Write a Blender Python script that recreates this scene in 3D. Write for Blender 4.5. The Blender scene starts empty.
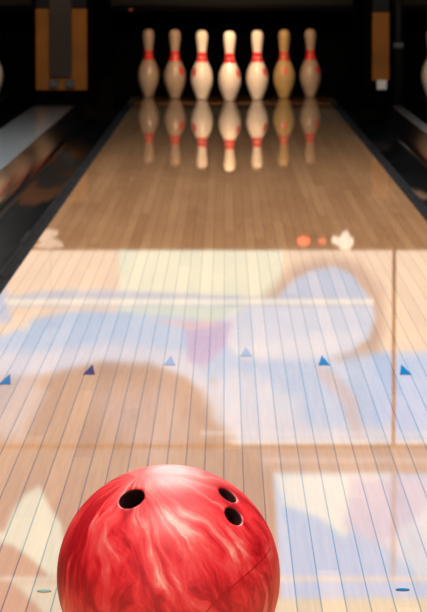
import bpy, bmesh, math, random
import numpy as np
from mathutils import Vector, Matrix

S = bpy.context.scene
COL = S.collection

# ------------------------------------------------------------------ camera
CAM = Vector((-0.039, 0.0, 0.695))
FPX = 3700.0
cd = bpy.data.cameras.new('camera')
cam = bpy.data.objects.new('camera', cd)
COL.objects.link(cam)
cam.location = CAM
pitch = math.atan(333.0 / FPX)
yaw = math.atan(11.5 / FPX)
cam.rotation_euler = (math.pi / 2 - pitch, 0, yaw * -1 * -1)
cd.sensor_fit = 'HORIZONTAL'
cd.sensor_width = 36.0
cd.lens = FPX / 427.0 * 36.0
cd.clip_end = 200
cd.dof.use_dof = True
cd.dof.focus_distance = 3.75
cd.dof.aperture_fstop = (cd.lens / 1000.0) / 0.0049
S.camera = cam

# ------------------------------------------------------------------ world, lights, exposure
w = bpy.data.worlds.new('world'); S.world = w; w.use_nodes = True
w.node_tree.nodes['Background'].inputs[0].default_value = (1.0, 0.97, 0.93, 1)
w.node_tree.nodes['Background'].inputs[1].default_value = 0.8
S.view_settings.view_transform = 'Standard'
S.view_settings.look = 'None'
S.view_settings.exposure = 0.0
S.view_settings.gamma = 1.0
S.view_settings.use_curve_mapping = False

def area(name, loc, rot, sx, sy, power, color=(1, 1, 1), spread=180):
    l = bpy.data.lights.new(name, 'AREA'); l.shape = 'RECTANGLE'
    l.size = sx; l.size_y = sy; l.energy = power; l.color = color
    l.spread = math.radians(spread)
    o = bpy.data.objects.new(name, l); COL.objects.link(o)
    o.location = loc; o.rotation_euler = rot
    return o
CEIL = [2.2, 5.6, 9.0, 12.4, 15.6]
CPOW = [135, 165, 165, 150, 12]
for yy, pw in zip(CEIL, CPOW):
    area('ceiling_lamp', (0.0, yy, 3.30), (0, 0, 0), 1.5, 1.0, pw, (1.0, 0.93, 0.84))
# tubes tucked behind the masking units that light the pins
for lx, lp in ((0.0, 6.8), (-1.76, 4.0), (1.60, 4.0)):
    area('pin_lamp', (lx, 19.44, 0.885), (math.radians(60), 0, 0), 0.30, 0.08, lp, (1.0, 0.63, 0.37), 110)
# small warm lamps lighting the orange kickback fronts
area('kickback_lamp', (-0.895, 19.33, 0.62), (math.radians(35), 0, 0), 0.22, 0.04, 0.035, (1.0, 0.8, 0.6))
area('kickback_lamp', (0.80, 19.33, 0.62), (math.radians(35), 0, 0), 0.12, 0.04, 0.035, (1.0, 0.8, 0.6))

# ------------------------------------------------------------------ helpers
def lin(c):
    c = np.asarray(c, float) / 255.0
    return np.where(c <= 0.04045, c / 12.92, ((c + 0.055) / 1.055) ** 2.4)

def L4(r, g, b):
    v = lin((r, g, b)); return (float(v[0]), float(v[1]), float(v[2]), 1)

def mat(name, color, rough=0.5, metal=0.0, spec=0.5, noise=0.0, nscale=20, emit=None, estr=1.0, coat=0.0):
    m = bpy.data.materials.new(name); m.use_nodes = True
    nt = m.node_tree; b = nt.nodes['Principled BSDF']
    b.inputs['Base Color'].default_value = color
    b.inputs['Roughness'].default_value = rough
    b.inputs['Metallic'].default_value = metal
    b.inputs['Specular IOR Level'].default_value = spec
    b.inputs['Coat Weight'].default_value = coat
    b.inputs['Coat Roughness'].default_value = 0.05
    if noise:
        tc = nt.nodes.new('ShaderNodeTexCoord')
        n = nt.nodes.new('ShaderNodeTexNoise'); n.inputs['Scale'].default_value = nscale
        n.inputs['Detail'].default_value = 5
        nt.links.new(tc.outputs['Object'], n.inputs['Vector'])
        r = nt.nodes.new('ShaderNodeMapRange')
        r.inputs['From Min'].default_value = 0.3; r.inputs['From Max'].default_value = 0.7
        r.inputs['To Min'].default_value = 1 - noise; r.inputs['To Max'].default_value = 1 + noise
        nt.links.new(n.outputs['Fac'], r.inputs['Value'])
        mx = nt.nodes.new('ShaderNodeMix'); mx.data_type = 'RGBA'; mx.blend_type = 'MULTIPLY'
        mx.inputs['Factor'].default_value = 1
        mx.inputs[6].default_value = color
        nt.links.new(r.outputs['Result'], mx.inputs[7])
        nt.links.new(mx.outputs[2], b.inputs['Base Color'])
    if emit:
        b.inputs['Emission Color'].default_value = emit
        b.inputs['Emission Strength'].default_value = estr
    return m

def link(name, bm, m, parent=None, smooth=False):
    bmesh.ops.recalc_face_normals(bm, faces=bm.faces[:])
    me = bpy.data.meshes.new(name); bm.to_mesh(me); bm.free()
    for mm in (m if isinstance(m, (list, tuple)) else [m]):
        me.materials.append(mm)
    if smooth:
        for p in me.polygons: p.use_smooth = True
    o = bpy.data.objects.new(name, me); COL.objects.link(o)
    if parent: o.parent = parent
    return o

def box(bm, x0, x1, y0, y1, z0, z1):
    vs = [bm.verts.new((x, y, z)) for x in (x0, x1) for y in (y0, y1) for z in (z0, z1)]
    for f in ((0, 1, 3, 2), (4, 6, 7, 5), (0, 4, 5, 1), (2, 3, 7, 6), (0, 2, 6, 4), (1, 5, 7, 3)):
        bm.faces.new([vs[i] for i in f])
    return vs

def bevbox(x0, x1, y0, y1, z0, z1, b=0.004, seg=2):
    bm = bmesh.new(); box(bm, x0, x1, y0, y1, z0, z1)
    bmesh.ops.bevel(bm, geom=bm.edges[:], offset=b, segments=seg, profile=0.5, affect='EDGES')
    return bm

def plainbox(*a):
    bm = bmesh.new(); box(bm, *a); return bm

def extrude(prof, y0, y1):
    """closed XZ profile swept along Y"""
    bm = bmesh.new()
    a = [bm.verts.new((x, y0, z)) for x, z in prof]
    b = [bm.verts.new((x, y1, z)) for x, z in prof]
    n = len(prof)
    for i in range(n):
        j = (i + 1) % n
        bm.faces.new([a[i], a[j], b[j], b[i]])
    bm.faces.new(a); bm.faces.new(b[::-1])
    return bm

def lathe(prof, seg=40):
    bm = bmesh.new(); rings = []
    for r, z in prof:
        if r < 1e-6: rings.append([bm.verts.new((0, 0, z))])
        else: rings.append([bm.verts.new((r * math.cos(2 * math.pi * k / seg), r * math.sin(2 * math.pi * k / seg), z)) for k in range(seg)])
    for A, B in zip(rings, rings[1:]):
        for k in range(seg):
            k2 = (k + 1) % seg
            if len(A) == 1 and len(B) == 1: continue
            if len(A) == 1: bm.faces.new([A[0], B[k], B[k2]])
            elif len(B) == 1: bm.faces.new([A[k], A[k2], B[0]])
            else: bm.faces.new([A[k], A[k2], B[k2], B[k]])
    return bm

def thing(name, label, cat, loc=(0, 0, 0), group=None):
    o = bpy.data.objects.new(name, None); COL.objects.link(o); o.location = loc
    o.empty_display_size = 0.05
    o['label'] = label; o['category'] = cat
    if group: o['group'] = group
    return o

def tag(o, label, cat, group=None):
    o['label'] = label; o['category'] = cat
    if group: o['group'] = group
    return o

def struct(name, bm, m):
    o = link(name, bm, m); o['kind'] = 'structure'; return o

# ------------------------------------------------------------------ dimensions (metres)
HALF = 0.527                  # half lane width
FOUL = 1.85                   # foul line
HEAD = 20.15                  # head pin
DECK = 19.95
END = 21.02                   # end of pin deck
MASKY = 19.30                 # plane of the masking units
ROW = 0.264
LEFTC, RIGHTC = -1.84, 1.62   # neighbouring lane centres

# ------------------------------------------------------------------ materials
def lane_material(name, boards=True, color=None, fmul=1.0):
    m = bpy.data.materials.new(name); m.use_nodes = True
    nt = m.node_tree; nt.nodes.clear(); N = nt.nodes.new; K = nt.links.new
    out = N('ShaderNodeOutputMaterial')
    dif = N('ShaderNodeBsdfDiffuse'); glo = N('ShaderNodeBsdfGlossy')
    mix = N('ShaderNodeMixShader')
    glo.inputs['Roughness'].default_value = 0.018
    fr = N('ShaderNodeFresnel'); fr.inputs['IOR'].default_value = 1.5
    K(dif.outputs[0], mix.inputs[1]); K(glo.outputs[0], mix.inputs[2]); K(mix.outputs[0], out.inputs[0])
    fm = N('ShaderNodeMath'); fm.operation = 'MULTIPLY'; fm.inputs[1].default_value = fmul
    K(fr.outputs[0], fm.inputs[0])
    if not boards:
        dif.inputs[0].default_value = color
        K(fm.outputs[0], mix.inputs[0])
        return m
    tc = N('ShaderNodeTexCoord'); sp = N('ShaderNodeSeparateXYZ')
    K(tc.outputs['Object'], sp.inputs[0])
    def math_(op, a, b=None):
        n = N('ShaderNodeMath'); n.operation = op
        for i, v in enumerate((a, b)):
            if v is None: continue
            if isinstance(v, (int, float)): n.inputs[i].default_value = v
            else: K(v, n.inputs[i])
        return n.outputs[0]
    bw = 2 * HALF / 39
    u = math_('DIVIDE', math_('ADD', sp.outputs[0], HALF), bw)
    idx = math_('FLOOR', u)
    fr_ = math_('FRACT', u)
    d = math_('MINIMUM', fr_, math_('SUBTRACT', 1.0, fr_))
    seam = N('ShaderNodeMapRange'); K(d, seam.inputs['Value'])
    seam.inputs['From Min'].default_value = 0.012; seam.inputs['From Max'].default_value = 0.042
    wn = N('ShaderNodeTexWhiteNoise'); wn.noise_dimensions = '2D'
    cmb0 = N('ShaderNodeCombineXYZ'); K(idx, cmb0.inputs[0])
    yb = math_('FLOOR', math_('ADD', math_('DIVIDE', sp.outputs[1], 2.3), math_('MULTIPLY', idx, 0.37)))
    K(yb, cmb0.inputs[1]); K(cmb0.outputs[0], wn.inputs['Vector'])
    # grain: long streaks along the boards
    mp = N('ShaderNodeMapping'); mp.inputs['Scale'].default_value = (170, 3.0, 1)
    K(tc.outputs['Object'], mp.inputs[0])
    gn = N('ShaderNodeTexNoise'); gn.inputs['Scale'].default_value = 1.0; gn.inputs['Detail'].default_value = 6
    gn.inputs['Roughness'].default_value = 0.6
    K(mp.outputs[0], gn.inputs['Vector'])
    mp2 = N('ShaderNodeMapping'); mp2.inputs['Scale'].default_value = (7, 1.1, 1)
    K(tc.outputs['Object'], mp2.inputs[0])
    g2 = N('ShaderNodeTexNoise'); g2.inputs['Scale'].default_value = 1.0; g2.inputs['Detail'].default_value = 4
    K(mp2.outputs[0], g2.inputs['Vector'])
    v = math_('ADD', math_('MULTIPLY', wn.outputs[0], 0.30), math_('MULTIPLY', gn.outputs[0], 0.55))
    v = math_('ADD', v, math_('MULTIPLY', g2.outputs[0], 0.55))
    rp = N('ShaderNodeValToRGB'); K(v, rp.inputs[0])
    e = rp.color_ramp.elements
    e[0].position = 0.35; e[0].color = (0.42, 0.21, 0.098, 1)
    e[1].position = 1.05; e[1].color = (0.68, 0.385, 0.20, 1)
    mx = N('ShaderNodeMix'); mx.data_type = 'RGBA'
    K(seam.outputs['Result'], mx.inputs['Factor'])
    mx.inputs[6].default_value = (0.13, 0.10, 0.10, 1)
    K(rp.outputs[0], mx.inputs[7])
    K(mx.outputs[2], dif.inputs[0])
    sf = N('ShaderNodeMapRange'); K(seam.outputs['Result'], sf.inputs['Value'])
    sf.inputs['To Min'].default_value = 0.72; sf.inputs['To Max'].default_value = 1.0
    K(math_('MULTIPLY', fm.outputs[0], sf.outputs['Result']), mix.inputs[0])
    # very slight waviness of the oiled finish
    mp3 = N('ShaderNodeMapping'); mp3.inputs['Scale'].default_value = (9, 1.2, 1)
    K(tc.outputs['Object'], mp3.inputs[0])
    g3 = N('ShaderNodeTexNoise'); g3.inputs['Scale'].default_value = 1.0; g3.inputs['Detail'].default_value = 2
    K(mp3.outputs[0], g3.inputs['Vector'])
    bp = N('ShaderNodeBump'); bp.inputs['Strength'].default_value = 0.10; bp.inputs['Distance'].default_value = 0.0006
    K(g3.outputs[0], bp.inputs['Height'])
    K(bp.outputs[0], glo.inputs['Normal'])
    return m

M_lane = lane_material('lane_wood')
M_deck = lane_material('deck_dark', False, (0.09, 0.045, 0.02, 1), 0.95)  # dark deck panel; its darkness also stands in for missing light
M_arrow_blue = lane_material('arrow_blue', False, (0.0, 0.07, 0.24, 1), 0.4)
M_dotgreen = lane_material('dot_green', False, (0.14, 0.17, 0.12, 1), 0.8)
M_arrow_dark = lane_material('arrow_dark', False, (0.03, 0.02, 0.09, 1), 0.35)
M_arrow_pale = lane_material('arrow_pale', False, (0.16, 0.14, 0.22, 1), 0.85)
M_gutter = mat('gutter_black', (0.012, 0.014, 0.016, 1), 0.07, spec=0.5, noise=0.3, nscale=9)
M_rim = mat('rim_black', (0.018, 0.018, 0.02, 1), 0.4, spec=0.0, noise=0.4, nscale=14)
M_cap = mat('cap_grey', (0.085, 0.075, 0.07, 1), 0.22, noise=0.25, nscale=4)
M_capdark = mat('cap_side', (0.015, 0.018, 0.02, 1), 0.35)
M_black = mat('pit_black', (0.003, 0.003, 0.003, 1), 0.8, spec=0.0)
M_dark = mat('dark_metal', (0.010, 0.010, 0.011, 1), 0.5, spec=0.1)
M_orange = mat('orange_panel', (0.30, 0.095, 0.002, 1), 0.5, noise=0.25, nscale=6, spec=0.2)
M_greypanel = mat('greybrown_panel', (0.05, 0.032, 0.024, 1), 0.6, spec=0.2)
M_white = mat('white_plastic', (0.8, 0.74, 0.72, 1), 0.4)
M_steel = mat('steel_grey', (0.05, 0.05, 0.05, 1), 0.4, metal=0.3)
M_floor = mat('floor_dark', (0.02, 0.02, 0.02, 1), 0.8)
M_wall = mat('wall_dark', (0.02, 0.018, 0.018, 1), 0.8, spec=0.1)
M_ceil = mat('ceiling_white', (0.6, 0.6, 0.6, 1), 0.9, noise=0.05)
M_frame = mat('masking_trim', L4(40, 24, 14), 0.6, spec=0.1)
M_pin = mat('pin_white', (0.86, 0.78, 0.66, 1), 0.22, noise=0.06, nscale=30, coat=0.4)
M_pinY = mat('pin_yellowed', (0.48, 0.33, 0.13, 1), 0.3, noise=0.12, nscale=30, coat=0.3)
M_pinG = mat('pin_dimmed', (0.42, 0.31, 0.22, 1), 0.3, noise=0.1, nscale=30, coat=0.3)  # outer pins: falloff of the pin light put into a darker body colour
M_red = mat('pin_red', (0.72, 0.012, 0.01, 1), 0.3)
M_redf = mat('pin_red_faded', (0.62, 0.07, 0.03, 1), 0.4)
M_redlamp = mat('red_lamp', (0.9, 0.1, 0.05, 1), 0.3, emit=(1, 0.10, 0.05, 1), estr=2.6)
M_redlamp2 = mat('red_lamp_dim', (0.9, 0.2, 0.1, 1), 0.3, emit=(1, 0.16, 0.08, 1), estr=0.9)
M_whitelamp = mat('white_lamp', (0.9, 0.85, 0.8, 1), 0.3, emit=(1, 0.86, 0.72, 1), estr=1.15)
M_ledorange = mat('orange_lamp', (0.9, 0.2, 0.1, 1), 0.3, emit=(1, 0.25, 0.06, 1), estr=0.3)

# ------------------------------------------------------------------ setting
struct('floor', plainbox(-4.2, 4.2, FOUL, 23.2, -0.22, -0.16), M_floor)
struct('wall_back', plainbox(-4.2, 4.2, 23.2, 23.3, -0.22, 3.6), M_wall)
struct('wall_left', plainbox(-4.3, -4.2, -3.0, 23.3, -0.22, 3.6), M_wall)
struct('wall_right', plainbox(4.2, 4.3, -3.0, 23.3, -0.22, 3.6), M_wall)
struct('ceiling', plainbox(-4.2, 4.2, -3.0, 23.3, 3.6, 3.7), M_ceil)
M_appr = lane_material('approach_wood')
struct('floor_approach', plainbox(-4.2, 4.2, -3.0, FOUL - 0.02, -0.16, 0.0), M_appr)
struct('trim_1', plainbox(-4.2, 4.2, FOUL - 0.02, FOUL, -0.16, 0.0), M_capdark)   # foul line
for yy in CEIL:
    t = thing('ceiling_light', 'square ceiling panel light high above the lane, %s along it' % {2.2: 'first', 5.6: 'second', 9.0: 'third', 12.4: 'fourth', 15.6: 'last'}[yy], 'light', (0, yy, 3.6))
    link('housing', bevbox(-0.8, 0.8, -0.55, 0.55, -0.27, 0.0), M_white, t)

# ------------------------------------------------------------------ lanes
def lane(cx, label, arrows=True):
    t = thing('bowling_lane', label, 'lane', (cx, 0, 0), 'bowling lanes side by side')
    bm = plainbox(-HALF, HALF, FOUL + 0.002, DECK - 0.001, -0.05, 0.0)
    link('lane_surface', bm, M_lane, t)
    link('pin_deck', plainbox(-HALF, HALF, DECK, END, -0.05, 0.0), M_deck, t)['label'] = 'darker pin deck at the far end of the lane'
    if not arrows: return t
    bw = 2 * HALF / 39
    A0 = 8.42 - 0.0   # tip row, centre arrow
    for k in range(-3, 4):
        x = k * 5 * bw * 1.018
        yb = 6.70 - abs(k) * 0.155
        bm = bmesh.new()
        tri = [(-0.0105, 0), (0.0105, 0), (0.0, 0.17)]
        lo = [bm.verts.new((x + a, yb + b, 0.00005)) for a, b in tri]
        hi = [bm.verts.new((x + a, yb + b, 0.0006)) for a, b in tri]
        bm.faces.new(lo[::-1]); bm.faces.new(hi)
        for i in range(3):
            j = (i + 1) % 3; bm.faces.new([lo[i], lo[j], hi[j], hi[i]])
        m = {-2: M_arrow_dark, -1: M_arrow_pale, 0: M_arrow_pale}.get(k, M_arrow_blue)
        o = link('aiming_arrow', bm, m, t)
        if m is M_arrow_dark: o['label'] = 'dark purple aiming arrow'
        if m is M_arrow_blue: o['label'] = 'bright blue aiming arrow'
        if m is M_arrow_pale: o['label'] = 'faint pale blue aiming arrow'
    for x, y, m in ((-0.243, 4.13, M_dotgreen), (0.162, 4.14, M_arrow_blue), (-0.162, 4.14, M_arrow_blue), (0.243, 4.13, M_arrow_blue)):
        bm = bmesh.new()
        bmesh.ops.create_cone(bm, cap_ends=True, segments=24, radius1=0.008, radius2=0.008, depth=0.0006,
                              matrix=Matrix.Translation((x, y, 0.0004)))
        link('guide_dot', bm, m, t)
    return t
lane(0, 'glossy wooden bowling lane in the middle, under the red ball')
lane(LEFTC, 'wooden bowling lane beyond the wide grey divider on the left', False)
lane(RIGHTC, 'wooden bowling lane beyond the narrow divider on the right', False)

# ------------------------------------------------------------------ gutters
def gutter(cx, side, xo, label):
    """channel between a lane edge and the divider; side = -1 left, +1 right of lane cx; xo = outer x (absolute distance from lane centre)"""
    a = HALF + 0.001; r1 = HALF + 0.042
    b = xo - 0.001
    w_ = b - r1
    ctrl = [(0.0, -0.006), (0.006, -0.040), (0.024, -0.070), (0.055, -0.086), (0.095, -0.091), (0.135, -0.091), (0.175, -0.088), (0.202, -0.084), (0.216, -0.074), (0.230, -0.057), (0.2435, -0.036), (0.2530, -0.018), (0.2533, -0.0175)]
    ctrl = [(x * w_ / 0.261, z) for x, z in ctrl] + [(w_, -0.001)]
    top = []
    for i in range(len(ctrl) - 1):
        p0 = ctrl[max(i - 1, 0)]; p1 = ctrl[i]; p2 = ctrl[i + 1]; p3 = ctrl[min(i + 2, len(ctrl) - 1)]
        if i >= len(ctrl) - 2: top.append((r1 + p1[0], p1[1])); continue
        for k in range(5):
            q = k / 5
            pt = [0.5 * (2 * p1[m_] + (p2[m_] - p0[m_]) * q + (2 * p0[m_] - 5 * p1[m_] + 4 * p2[m_] - p3[m_]) * q * q + (3 * p1[m_] - p0[m_] - 3 * p2[m_] + p3[m_]) * q ** 3) for m_ in (0, 1)]
            top.append((r1 + pt[0], pt[1]))
    top.append((b, -0.001))
    bot = [(b, -0.14), (r1, -0.14)]
    prof = top + bot
    prof = [(side * x, z) for x, z in prof]
    t = thing('gutter', label, 'gutter', (cx, 0, 0), 'black gutters along the lanes')
    link('channel', extrude(prof, FOUL + 0.01, END), M_gutter, t)
    # black edging strip along the lane, with a shallow groove
    rp = [(a, -0.14), (a, -0.003), (a + 0.012, -0.0015), (a + 0.018, -0.007), (a + 0.026, -0.007), (a + 0.030, -0.002), (r1 - 0.003, -0.002), (r1 - 0.0005, -0.006), (r1 - 0.0005, -0.14)]
    link('edging_strip', extrude([(side * x, z) for x, z in rp], FOUL + 0.01, END), M_rim, t)
    return t
XL, XR = 0.83, 0.835
gutter(0, -1, XL, 'black gutter along the left edge of the middle lane')
gutter(0, 1, XR, 'black gutter along the right edge of the middle lane')
gutter(LEFTC, 1, -1.04 - LEFTC, 'black gutter on the far side of the wide grey divider')
gutter(RIGHTC, -1, RIGHTC - 0.885, 'black gutter on the far side of the narrow divider')

def divider(x0, x1, label):
    t = thing('lane_divider', label, 'divider', ((x0 + x1) / 2, 0, 0), 'dividers between gutters')
    h = (x1 - x0) / 2
    link('base', plainbox(-h + 0.003, h - 0.003, FOUL + 0.01, 19.48, -0.155, -0.012), M_capdark, t)
    bm = bevbox(-h, h, FOUL + 0.01, 19.48, -0.012, 0.004, 0.004)
    link('cap', bm, M_cap, t)
    return t
divider(-1.04, -XL, 'wide grey-topped divider between the left gutter and the next lane')
divider(XR, 0.885, 'narrow grey-topped divider beside the right gutter')

# ------------------------------------------------------------------ pit: kickbacks, housing, curtain
def kick(x0, x1, label):
    t = thing('kickback', label, 'partition', ((x0 + x1) / 2, 19.5, 0), 'kickback partitions beside the pins')
    h = (x1 - x0) / 2
    link('side_plate', plainbox(-h + 0.01, h - 0.01, 0.03, 2.2, 0.006, 0.98), M_black, t)
    return t, h
t, h = kick(-1.035, -0.765, 'orange-fronted partition with a grey upright at the left of the pins')
link('front_panel', bevbox(-h, h, 0.0, 0.028, 0.08, 0.51), M_orange, t)['label'] = 'dark orange front panel'
link('header', bevbox(-h, h, -0.01, 0.028, 0.512, 0.60), M_dark, t)
link('upright', bevbox(-0.062, 0.055, -0.03, -0.002, 0.15, 0.59, 0.003), M_greypanel, t)['label'] = 'grey-brown upright strip'
for sx in (-0.04, 0.045):
    link('foot_bracket', bevbox(sx - 0.025, sx + 0.025, -0.028, -0.002, 0.095, 0.135, 0.004), M_steel, t)
t, h = kick(0.735, 0.825, 'narrow orange-fronted partition at the right of the pins')
link('front_panel', bevbox(-h, h, 0.0, 0.028, 0.13, 0.49), M_orange, t)['label'] = 'dark orange front panel'
link('header', bevbox(-h, h, -0.01, 0.028, 0.492, 0.60), M_dark, t)
link('end_block', bevbox(-0.022, 0.030, -0.06, -0.003, 0.085, 0.135, 0.005), M_white, t)['label'] = 'white end block'
t = thing('upright_post', 'dark metal post right of the narrow orange partition', 'post', (0.875, 19.56, 0))
bm = bmesh.new()
bmesh.ops.create_cone(bm, cap_ends=True, segments=24, radius1=0.024, radius2=0.024, depth=0.74, matrix=Matrix.Translation((0, 0, 0.375)))
link('tube', bm, M_dark, t, True)
link('clamp', bevbox(-0.028, 0.028, -0.032, 0.02, 0.30, 0.33, 0.005), M_steel, t)

for cx, nm in ((LEFTC, 'left'), (0, 'middle'), (RIGHTC, 'right')):
    lab = {'left': 'dark pinsetter housing above the left lane', 'middle': 'dark pinsetter housing above the row of seven pins', 'right': 'dark pinsetter housing above the right lane'}[nm]
    hw = 0.70
    t = thing('pinsetter', lab, 'machine', (cx, 21.3, 0), 'pinsetter machines over the pins')
    link('housing', bevbox(-hw, hw, 0, 0.10, 0.475, 0.75, 0.008), M_dark, t)
    bm = bmesh.new(); bmesh.ops.create_cone(bm, cap_ends=True, segments=20, radius1=0.012, radius2=0.012, depth=1.36,
        matrix=Matrix.Translation((0, -0.035, 0.50)) @ Matrix.Rotation(math.pi / 2, 4, 'Y'))
    link('sweep_rod', bm, M_dark, t, True)
    c = link('pit_curtain', plainbox(-hw, hw, 0.6, 0.62, -0.12, 0.9), M_black, t)
    if nm == 'middle':
        bm = bmesh.new(); bmesh.ops.create_uvsphere(bm, u_segments=16, v_segments=8, radius=0.014, matrix=Matrix.Translation((-0.58, -0.006, 0.495)))
        link('indicator_light', bm, M_ledorange, t, True)['label'] = 'small dim orange indicator'

# ------------------------------------------------------------------ masking artwork above the pins (mirrored in the lane)
# artwork is composed on a 427 x 380 sheet: u to the right, v upside-down (250 = bottom edge of the masking unit)
SC = FPX / MASKY
def u2x(u): return CAM.x + (u - 225.0) / SC
def v2z(v): return (v + 27.0) / SC - CAM.z + 0.0

def sm(e0, e1, x):
    t = np.clip((x - e0) / (e1 - e0 + 1e-9), 0, 1); return t * t * (3 - 2 * t)

def poly_mask(U, V, pts, feather):
    inside = np.zeros(U.shape, bool); dist = np.full(U.shape, 1e9)
    n = len(pts)
    for i in range(n):
        (x0, y0), (x1, y1) = pts[i], pts[(i + 1) % n]
        dx, dy = x1 - x0, y1 - y0
        t = np.clip(((U - x0) * dx + (V - y0) * dy) / (dx * dx + dy * dy + 1e-9), 0, 1)
        dist = np.minimum(dist, np.hypot(U - x0 - t * dx, V - y0 - t * dy))
        c = ((y0 > V) != (y1 > V)) & (U < (x1 - x0) * (V - y0) / (y1 - y0 + 1e-12) + x0)
        inside ^= c
    sd = np.where(inside, dist, -dist)
    return sm(-feather, feather, sd)

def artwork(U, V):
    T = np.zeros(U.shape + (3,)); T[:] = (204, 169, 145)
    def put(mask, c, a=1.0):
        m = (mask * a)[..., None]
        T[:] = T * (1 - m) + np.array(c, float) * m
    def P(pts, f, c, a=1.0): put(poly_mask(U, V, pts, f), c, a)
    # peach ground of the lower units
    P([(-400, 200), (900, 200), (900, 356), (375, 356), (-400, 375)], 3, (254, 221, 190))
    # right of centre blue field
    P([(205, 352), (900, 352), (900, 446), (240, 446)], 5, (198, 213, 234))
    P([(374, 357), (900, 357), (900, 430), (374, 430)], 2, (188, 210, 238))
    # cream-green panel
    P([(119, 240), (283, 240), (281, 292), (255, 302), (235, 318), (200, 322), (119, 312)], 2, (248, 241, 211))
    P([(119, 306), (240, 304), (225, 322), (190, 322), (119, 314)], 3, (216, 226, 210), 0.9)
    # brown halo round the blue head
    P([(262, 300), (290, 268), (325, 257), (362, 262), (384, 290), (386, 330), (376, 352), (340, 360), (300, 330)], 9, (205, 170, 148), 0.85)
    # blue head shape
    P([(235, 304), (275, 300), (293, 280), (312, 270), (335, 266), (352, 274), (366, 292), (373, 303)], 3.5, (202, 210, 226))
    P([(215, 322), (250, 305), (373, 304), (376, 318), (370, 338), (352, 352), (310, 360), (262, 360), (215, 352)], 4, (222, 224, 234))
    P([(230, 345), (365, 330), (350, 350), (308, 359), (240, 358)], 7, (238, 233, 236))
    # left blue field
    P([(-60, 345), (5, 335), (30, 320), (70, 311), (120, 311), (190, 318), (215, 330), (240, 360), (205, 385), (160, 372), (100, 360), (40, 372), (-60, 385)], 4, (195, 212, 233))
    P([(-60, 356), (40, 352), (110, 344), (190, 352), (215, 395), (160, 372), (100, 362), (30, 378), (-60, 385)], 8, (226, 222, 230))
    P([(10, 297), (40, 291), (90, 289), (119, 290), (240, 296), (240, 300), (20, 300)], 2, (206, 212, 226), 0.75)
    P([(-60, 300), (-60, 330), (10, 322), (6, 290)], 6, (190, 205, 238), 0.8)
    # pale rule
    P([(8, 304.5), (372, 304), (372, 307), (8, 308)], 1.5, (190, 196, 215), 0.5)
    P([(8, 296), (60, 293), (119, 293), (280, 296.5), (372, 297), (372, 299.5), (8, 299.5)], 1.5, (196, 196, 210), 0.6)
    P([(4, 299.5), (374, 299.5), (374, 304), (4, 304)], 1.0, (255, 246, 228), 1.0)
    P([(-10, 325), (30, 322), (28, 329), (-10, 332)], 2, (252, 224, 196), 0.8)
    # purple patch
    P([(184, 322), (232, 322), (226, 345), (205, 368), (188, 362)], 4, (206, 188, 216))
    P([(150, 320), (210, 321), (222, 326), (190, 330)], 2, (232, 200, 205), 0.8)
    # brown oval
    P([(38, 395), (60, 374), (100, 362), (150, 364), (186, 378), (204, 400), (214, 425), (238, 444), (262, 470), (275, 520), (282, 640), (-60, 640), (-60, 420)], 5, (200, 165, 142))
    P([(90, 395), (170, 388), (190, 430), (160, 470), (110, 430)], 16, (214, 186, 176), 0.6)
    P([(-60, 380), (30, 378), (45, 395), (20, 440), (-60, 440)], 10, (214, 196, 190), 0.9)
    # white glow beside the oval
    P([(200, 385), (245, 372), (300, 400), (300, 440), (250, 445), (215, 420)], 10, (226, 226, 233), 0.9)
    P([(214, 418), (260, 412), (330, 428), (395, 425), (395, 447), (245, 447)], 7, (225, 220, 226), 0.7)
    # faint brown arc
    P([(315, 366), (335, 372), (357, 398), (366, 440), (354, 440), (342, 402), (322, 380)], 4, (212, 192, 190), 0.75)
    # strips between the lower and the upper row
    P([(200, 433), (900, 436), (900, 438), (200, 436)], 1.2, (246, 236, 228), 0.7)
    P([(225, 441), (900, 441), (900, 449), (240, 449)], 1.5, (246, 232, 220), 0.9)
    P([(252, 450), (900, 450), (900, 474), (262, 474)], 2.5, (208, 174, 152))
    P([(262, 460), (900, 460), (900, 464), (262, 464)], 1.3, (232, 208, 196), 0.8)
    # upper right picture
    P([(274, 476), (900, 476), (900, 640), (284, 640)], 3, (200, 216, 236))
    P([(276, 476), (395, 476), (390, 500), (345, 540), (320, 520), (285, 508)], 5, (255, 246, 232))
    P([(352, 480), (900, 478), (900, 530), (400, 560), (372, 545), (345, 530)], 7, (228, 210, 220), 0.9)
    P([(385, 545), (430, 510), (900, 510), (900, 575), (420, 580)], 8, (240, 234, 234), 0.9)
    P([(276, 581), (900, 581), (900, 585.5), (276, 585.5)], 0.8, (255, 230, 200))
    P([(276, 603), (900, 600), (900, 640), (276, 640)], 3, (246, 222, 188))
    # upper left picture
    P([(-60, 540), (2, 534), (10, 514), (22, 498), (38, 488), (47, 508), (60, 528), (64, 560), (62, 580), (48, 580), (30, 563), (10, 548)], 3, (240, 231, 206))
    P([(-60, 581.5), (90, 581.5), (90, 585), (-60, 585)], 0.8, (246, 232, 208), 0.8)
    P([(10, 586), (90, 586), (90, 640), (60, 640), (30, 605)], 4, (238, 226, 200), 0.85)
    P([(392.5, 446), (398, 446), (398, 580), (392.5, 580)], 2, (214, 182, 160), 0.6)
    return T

DIFF = np.array((1.08, 0.56, 0.26))
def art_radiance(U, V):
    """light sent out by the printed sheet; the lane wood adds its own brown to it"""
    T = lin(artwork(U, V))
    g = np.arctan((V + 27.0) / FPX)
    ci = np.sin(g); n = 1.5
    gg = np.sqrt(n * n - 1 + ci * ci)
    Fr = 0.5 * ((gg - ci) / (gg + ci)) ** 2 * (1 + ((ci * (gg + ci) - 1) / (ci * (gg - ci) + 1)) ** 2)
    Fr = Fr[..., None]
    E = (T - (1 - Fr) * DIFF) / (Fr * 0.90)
    return np.clip(E, 0.03, 3.0)

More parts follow.
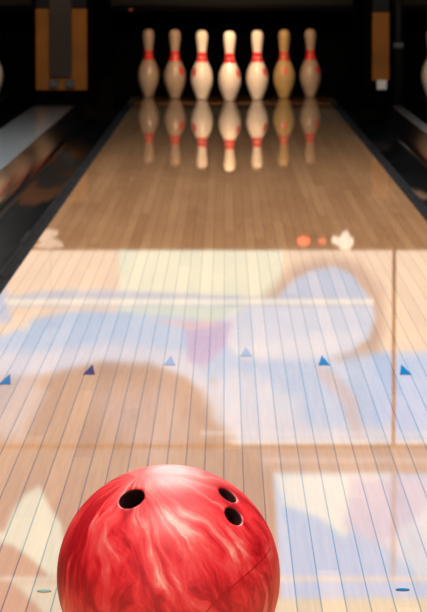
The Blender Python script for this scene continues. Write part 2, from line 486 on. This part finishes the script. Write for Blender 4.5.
def art_material(name):
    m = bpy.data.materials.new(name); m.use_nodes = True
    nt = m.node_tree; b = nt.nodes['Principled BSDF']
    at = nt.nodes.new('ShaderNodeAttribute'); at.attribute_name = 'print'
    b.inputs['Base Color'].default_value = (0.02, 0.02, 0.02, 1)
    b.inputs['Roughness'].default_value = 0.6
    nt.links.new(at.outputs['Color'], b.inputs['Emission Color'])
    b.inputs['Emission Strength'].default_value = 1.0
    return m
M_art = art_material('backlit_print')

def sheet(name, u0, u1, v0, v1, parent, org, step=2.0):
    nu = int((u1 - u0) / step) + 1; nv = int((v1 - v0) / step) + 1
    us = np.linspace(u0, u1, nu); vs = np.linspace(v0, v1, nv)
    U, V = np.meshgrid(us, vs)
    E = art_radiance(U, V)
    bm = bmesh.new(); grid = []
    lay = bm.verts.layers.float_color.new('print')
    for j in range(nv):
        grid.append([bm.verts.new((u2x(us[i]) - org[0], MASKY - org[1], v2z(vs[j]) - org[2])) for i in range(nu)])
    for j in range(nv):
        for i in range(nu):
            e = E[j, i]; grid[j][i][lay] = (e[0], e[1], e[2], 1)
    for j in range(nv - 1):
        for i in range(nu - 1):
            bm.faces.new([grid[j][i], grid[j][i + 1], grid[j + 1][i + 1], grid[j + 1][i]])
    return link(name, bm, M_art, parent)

def masking(u0, u1, v0, v1, name, label, group, seamR=False):
    x0, x1, z0, z1 = u2x(u0), u2x(u1), v2z(v0), v2z(v1)
    org = ((x0 + x1) / 2, MASKY, z0)
    t = thing(name, label, 'sign', org, group)
    h = (x1 - x0) / 2
    link('light_box', plainbox(-h + 0.002, h - 0.002, 0.004, 0.09, 0.0, z1 - z0), M_black, t)
    sheet('printed_panel', u0, u1, v0, v1, t, org)
    if seamR:
        link('edge_trim', plainbox(h - 0.002, h + 0.016, -0.006, 0.09, 0.0, z1 - z0), M_frame, t)
    return t
LW, UW = 'masking units above the pins', 'upper picture panels'
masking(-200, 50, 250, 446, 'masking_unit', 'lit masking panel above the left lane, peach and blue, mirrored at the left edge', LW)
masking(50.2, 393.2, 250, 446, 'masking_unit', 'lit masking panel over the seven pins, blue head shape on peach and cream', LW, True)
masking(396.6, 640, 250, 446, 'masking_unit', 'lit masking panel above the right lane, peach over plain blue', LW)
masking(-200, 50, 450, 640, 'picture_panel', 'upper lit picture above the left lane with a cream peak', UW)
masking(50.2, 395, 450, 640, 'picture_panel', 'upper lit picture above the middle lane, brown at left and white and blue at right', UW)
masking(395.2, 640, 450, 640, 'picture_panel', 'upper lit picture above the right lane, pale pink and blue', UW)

# small lamps and a white emblem hanging under the masking units
def hang_z(v): return (v + 27.0) / SC - CAM.z
def blob(name, u, v, r, m, label, cat):
    t = thing(name, label, cat, (u2x(u), MASKY + 0.03, hang_z(v)), None)
    bm = bmesh.new(); bmesh.ops.create_uvsphere(bm, u_segments=20, v_segments=12, radius=r, matrix=Matrix.Diagonal((1.25, 0.5, 0.85, 1)))
    link('lens', bm, m, t, True)
    link('stem', plainbox(-0.005, 0.005, 0.0, 0.006, r * 0.7, v2z(250) - hang_z(v)), M_dark, t)
blob('indicator_lamp', 304, 241, 0.027, M_redlamp, 'bright red lamp under the masking panel, reflected left of the white emblem', 'lamp')
blob('indicator_lamp', 322.5, 241, 0.018, M_redlamp2, 'dim small red lamp between the bright red lamp and the white emblem', 'lamp')
M_dimlamp = mat('dim_white_lamp', (0.9, 0.85, 0.8, 1), 0.3, emit=(1, 0.80, 0.62, 1), estr=0.55)
def emblem(u, v, pts, label, m=M_whitelamp):
    t = thing('emblem_sign', label, 'sign', (u2x(u), MASKY + 0.03, hang_z(v)))
    bm = bmesh.new()
    lo = [bm.verts.new((a * 1.2 / SC, -0.008, b * 1.2 / SC)) for a, b in pts]
    hi = [bm.verts.new((a * 1.2 / SC, 0.008, b * 1.2 / SC)) for a, b in pts]
    bm.faces.new(lo); bm.faces.new(hi[::-1])
    for i in range(len(pts)):
        j = (i + 1) % len(pts); bm.faces.new([lo[i], lo[j], hi[j], hi[i]])
    link('lit_face', bm, m, t)
    link('stem', plainbox(-0.003, 0.003, 0.0, 0.006, 0.025, v2z(250) - hang_z(v)), M_dark, t)
# (b axis grows upward in the place = downward in the mirror image)
emblem(343.5, 241, [(-10, -1), (-8, -4.5), (-3, -3), (0, -7), (3, -9), (5, -6), (6.5, -3), (9, -2), (8.5, 3), (5, 8), (0, 9), (-4, 4), (-9, 1.5)], 'white winged emblem glowing above the right lamps, reflected on the lane')
emblem(47, 238, [(-17, -3), (-5, -8), (9, -6), (8, -2), (2, 0), (10, 2), (14, 7), (0, 9), (-12, 7), (-4, 3), (-14, 1)], 'ragged white sign reflected at the left edge of the lane', M_dimlamp)

# ------------------------------------------------------------------ pins
PROF = [(0.0, 0.0), (0.026, 0.0), (0.0285, 0.004), (0.0345, 0.019), (0.0418, 0.038), (0.0497, 0.057), (0.0568, 0.082), (0.0600, 0.105), (0.0605, 0.118),
        (0.0592, 0.135), (0.0555, 0.155), (0.0500, 0.172), (0.0432, 0.186), (0.0365, 0.199), (0.0305, 0.213), (0.0262, 0.228), (0.0238, 0.243), (0.0233, 0.254),
        (0.0240, 0.268), (0.0257, 0.285), (0.0285, 0.305), (0.0310, 0.323), (0.0323, 0.340), (0.0315, 0.354), (0.0285, 0.365), (0.0230, 0.374), (0.0140, 0.3795), (0.0, 0.381)]
def pr(z):
    for (r0, z0), (r1, z1) in zip(PROF, PROF[1:]):
        if z0 <= z <= z1 and z1 > z0: return r0 + (r1 - r0) * (z - z0) / (z1 - z0)
    return 0.02
def make_pin(body, red):
    o = link('pin_tmp', lathe(PROF), body, None, True)
    parts = []
    for a, b in ((0.207, 0.2325), (0.2355, 0.260)):
        pf = [(pr(a) - 0.001, a)] + [(pr(a + (b - a) * k / 4) + 0.0006, a + (b - a) * k / 4) for k in range(5)] + [(pr(b) - 0.001, b)]
        parts.append(('neck_stripe', link('neck_stripe', lathe(pf), red, None, True)))
    # crown-like red emblem, wrapped on the belly facing -Y
    bm = bmesh.new(); n = 8
    rows = []
    zs = [0.128, 0.140, 0.152, 0.164, 0.176]
    half = [0.10, 0.19, 0.25, 0.21, 0.12]
    for z, hh in zip(zs, half):
        rows.append([bm.verts.new(((pr(z) + 0.0008) * math.sin(q), -(pr(z) + 0.0008) * math.cos(q), z)) for q in [(-hh + 2 * hh * k / n) for k in range(n + 1)]])
    for A, B in zip(rows, rows[1:]):
        for k in range(n): bm.faces.new([A[k], A[k + 1], B[k + 1], B[k]])
    g = link('emblem', bm, red)
    sol = g.modifiers.new('t', 'SOLIDIFY'); sol.thickness = 0.0008; sol.offset = -1
    parts.append(('emblem', g))
    for nme, p in parts: p.parent = o
    o.name = 'bowling_pin'
    return o
protos = {}
def pin(kind, x, y, rz, label):
    body, red = {'w': (M_pin, M_red), 'y': (M_pinY, M_redf), 'g': (M_pinG, M_red)}[kind]
    if kind not in protos:
        o = make_pin(body, red); protos[kind] = o
    else:
        src = protos[kind]; o = src.copy(); COL.objects.link(o)
        for ch in src.children:
            c = ch.copy(); COL.objects.link(c); c.parent = o
    o.location = (x - 0.014, y, 0.0005); o.rotation_euler = (0, 0, math.radians(rz))
    tag(o, label, 'bowling pin', 'bowling pins standing at the end of the lanes')
d = 0.1524
pin('w', 0, HEAD, 55, 'white head pin with red neck stripes, frontmost and fourth from the left')
pin('w', -d, HEAD + ROW, -48, 'bright white pin with red emblem on its left side, left of the head pin')
pin('w', d, HEAD + ROW, 50, 'bright white pin just right of the head pin')
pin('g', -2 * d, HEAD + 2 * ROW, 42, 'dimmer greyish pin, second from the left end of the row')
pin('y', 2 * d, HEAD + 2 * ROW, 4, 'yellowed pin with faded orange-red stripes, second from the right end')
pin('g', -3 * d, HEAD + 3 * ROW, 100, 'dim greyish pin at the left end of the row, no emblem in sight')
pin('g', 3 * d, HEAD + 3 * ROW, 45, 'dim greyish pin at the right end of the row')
pin('w', LEFTC + 3 * d + 0.045, HEAD + 3 * ROW, 20, 'pin of the next lane, barely in view at the left edge')
pin('w', RIGHTC - 3 * d - 0.02, HEAD + 3 * ROW, 120, 'pin of the next lane, cut off by the right edge')

# ------------------------------------------------------------------ the ball
BR = 0.1088
BX = CAM.x + (168.5 - 225.0) * 3.60 / FPX
BC = Vector((BX, 3.566, BR + 0.0008))
tocam = (CAM - BC).normalized()
rgt = Vector((0, 0, 1)).cross(tocam).normalized() 
upv = tocam.cross(rgt).normalized()
def ball_material():
    m = bpy.data.materials.new('red_marbled_resin'); m.use_nodes = True
    nt = m.node_tree; b = nt.nodes['Principled BSDF']; N = nt.nodes.new; K = nt.links.new
    tc = N('ShaderNodeTexCoord')
    # warp field
    wn = N('ShaderNodeTexNoise'); wn.inputs['Scale'].default_value = 11; wn.inputs['Detail'].default_value = 3
    K(tc.outputs['Object'], wn.inputs['Vector'])
    sub = N('ShaderNodeVectorMath'); sub.operation = 'SUBTRACT'; sub.inputs[1].default_value = (0.5, 0.5, 0.5)
    K(wn.outputs['Color'], sub.inputs[0])
    scl = N('ShaderNodeVectorMath'); scl.operation = 'SCALE'; scl.inputs['Scale'].default_value = 0.065
    K(sub.outputs[0], scl.inputs[0])
    add = N('ShaderNodeVectorMath'); add.operation = 'ADD'
    K(tc.outputs['Object'], add.inputs[0]); K(scl.outputs[0], add.inputs[1])
    # the marbling flows away from a pole near the thumb hole
    pole = (rgt * -0.30 + upv * 0.86 + tocam * 0.40).normalized()
    ax = pole.cross(tocam).normalized(); ay = pole.cross(ax).normalized()
    def dot(v):
        n = N('ShaderNodeVectorMath'); n.operation = 'DOT_PRODUCT'; n.inputs[1].default_value = v[:]
        K(add.outputs[0], n.inputs[0]); return n.outputs['Value']
    flat = N('ShaderNodeCombineXYZ'); K(dot(ax), flat.inputs[0]); K(dot(ay), flat.inputs[1])
    nrm = N('ShaderNodeVectorMath'); nrm.operation = 'NORMALIZE'; K(flat.outputs[0], nrm.inputs[0])
    big = N('ShaderNodeVectorMath'); big.operation = 'SCALE'; big.inputs['Scale'].default_value = 4.2; K(nrm.outputs[0], big.inputs[0])
    hz = N('ShaderNodeMath'); hz.operation = 'MULTIPLY'; hz.inputs[1].default_value = 15.0; K(dot(pole), hz.inputs[0])
    zc = N('ShaderNodeCombineXYZ'); K(hz.outputs[0], zc.inputs[2])
    mp = N('ShaderNodeVectorMath'); mp.operation = 'ADD'; K(big.outputs[0], mp.inputs[0]); K(zc.outputs[0], mp.inputs[1])
    n1 = N('ShaderNodeTexNoise'); n1.inputs['Scale'].default_value = 1.0; n1.inputs['Detail'].default_value = 7
    n1.inputs['Roughness'].default_value = 0.6; n1.inputs['Distortion'].default_value = 0.5
    K(mp.outputs[0], n1.inputs['Vector'])
    # pearl is densest in one cap of the ball
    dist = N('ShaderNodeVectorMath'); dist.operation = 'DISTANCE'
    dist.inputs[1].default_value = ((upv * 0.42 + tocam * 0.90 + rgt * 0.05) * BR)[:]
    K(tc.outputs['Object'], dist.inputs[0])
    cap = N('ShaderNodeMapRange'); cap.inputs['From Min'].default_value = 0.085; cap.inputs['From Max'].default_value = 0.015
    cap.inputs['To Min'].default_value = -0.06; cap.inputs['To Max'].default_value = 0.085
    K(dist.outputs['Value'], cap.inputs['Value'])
    n2 = N('ShaderNodeTexNoise'); n2.inputs['Scale'].default_value = 17; n2.inputs['Detail'].default_value = 3
    K(add.outputs[0], n2.inputs['Vector'])
    r2 = N('ShaderNodeMapRange'); r2.inputs['From Min'].default_value = 0.3; r2.inputs['From Max'].default_value = 0.7
    r2.inputs['To Min'].default_value = -0.07; r2.inputs['To Max'].default_value = 0.07
    K(n2.outputs['Fac'], r2.inputs['Value'])
    st = N('ShaderNodeMapRange'); st.clamp = False
    st.inputs['From Min'].default_value = 0.3; st.inputs['From Max'].default_value = 0.7
    st.inputs['To Min'].default_value = 0.24; st.inputs['To Max'].default_value = 0.76
    K(n1.outputs['Fac'], st.inputs['Value'])
    s1 = N('ShaderNodeMath'); K(st.outputs['Result'], s1.inputs[0]); K(cap.outputs['Result'], s1.inputs[1])
    s2 = N('ShaderNodeMath'); K(s1.outputs[0], s2.inputs[0]); K(r2.outputs['Result'], s2.inputs[1])
    r1 = N('ShaderNodeValToRGB'); K(s2.outputs[0], r1.inputs[0])
    cr = r1.color_ramp
    cr.elements[0].position = 0.34; cr.elements[0].color = (0.44, 0.002, 0.010, 1)
    cr.elements[1].position = 0.47; cr.elements[1].color = (0.78, 0.022, 0.035, 1)
    e = cr.elements.new(0.57); e.color = (0.84, 0.075, 0.08, 1)
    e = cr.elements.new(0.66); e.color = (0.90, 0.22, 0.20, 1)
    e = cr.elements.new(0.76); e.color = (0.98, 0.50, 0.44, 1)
    K(r1.outputs[0], b.inputs['Base Color'])
    b.inputs['Roughness'].default_value = 0.45
    b.inputs['Coat Weight'].default_value = 0.06; b.inputs['Coat Roughness'].default_value = 0.3
    return m

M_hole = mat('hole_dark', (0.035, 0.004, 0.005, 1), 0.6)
M_scratch = mat('scratch_dark_red', (0.40, 0.004, 0.012, 1), 0.5)
bm = bmesh.new()
bmesh.ops.create_icosphere(bm, subdivisions=6, radius=BR)
M_ball = ball_material()
ball = link('bowling_ball', bm, M_ball, None, True)
ball.location = BC
ball.data.materials.append(M_hole)
tag(ball, 'large red marbled bowling ball with three finger holes, resting on the near lane', 'bowling ball')
HOLES = [(-0.327, 0.690, 0.0127, 0.0035), (0.530, 0.722, 0.0098, 0.002), (0.578, 0.532, 0.0098, 0.002)]
for a, b_, r, fl in HOLES:
    c = math.sqrt(max(0.0, 1 - a * a - b_ * b_))
    dr = (rgt * a + upv * b_ + tocam * c).normalized()
    s0 = math.sqrt(BR * BR - r * r)
    pf = [(0, s0 - 0.055), (r, s0 - 0.055), (r, s0 - 0.0022), (r + 0.0006, s0 - 0.0009), (r + 0.0022, s0 + 0.0002), (r + 0.012, s0 + 0.012), (0, s0 + 0.012)]
    cb = lathe(pf, 48)
    rotm = dr.to_track_quat('Z', 'Y').to_matrix().to_4x4()
    bmesh.ops.transform(cb, matrix=rotm, verts=cb.verts[:])
    cut = link('cutter', cb, [M_ball, M_hole])
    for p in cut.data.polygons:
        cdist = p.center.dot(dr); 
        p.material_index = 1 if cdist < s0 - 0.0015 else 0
    cut.location = BC
    md = ball.modifiers.new('hole', 'BOOLEAN'); md.operation = 'DIFFERENCE'; md.object = cut; md.solver = 'EXACT'
    bpy.context.view_layer.update()
    dg = bpy.context.evaluated_depsgraph_get()
    nm = bpy.data.meshes.new_from_object(ball.evaluated_get(dg))
    ball.modifiers.clear(); ball.data = nm
    cm = cut.data; bpy.data.objects.remove(cut); bpy.data.meshes.remove(cm)
ball.data.name = 'bowling_ball'
# thin dark red seam line curving over the lower right of the ball
pts2 = [(-0.02, -0.78), (0.18, -0.52), (0.36, -0.27), (0.54, -0.10), (0.70, 0.03), (0.84, 0.16), (0.92, 0.27)]
fine = []
for i in range(len(pts2) - 1):
    for k in range(6):
        t_ = k / 6; fine.append((pts2[i][0] * (1 - t_) + pts2[i + 1][0] * t_, pts2[i][1] * (1 - t_) + pts2[i + 1][1] * t_))
bm = bmesh.new(); prev = None
P3 = [(rgt * a + upv * b_ + tocam * math.sqrt(max(0, 1 - a * a - b_ * b_))).normalized() for a, b_ in fine]
rr = []
for i, p in enumerate(P3):
    tdir = (P3[min(i + 1, len(P3) - 1)] - P3[max(i - 1, 0)]).normalized()
    s = p.cross(tdir).normalized(); wv = 0.00045
    rr.append([bm.verts.new(p * (BR + 0.00025) + s * wv), bm.verts.new(p * (BR + 0.00025) - s * wv), bm.verts.new(p * (BR - 0.0006))])
for A, B in zip(rr, rr[1:]):
    for k in range(3):
        k2 = (k + 1) % 3; bm.faces.new([A[k], A[k2], B[k2], B[k]])
bm.faces.new(rr[0]); bm.faces.new(rr[-1][::-1])
link('scratch', bm, M_scratch, ball)['label'] = 'thin dark red line across the ball'
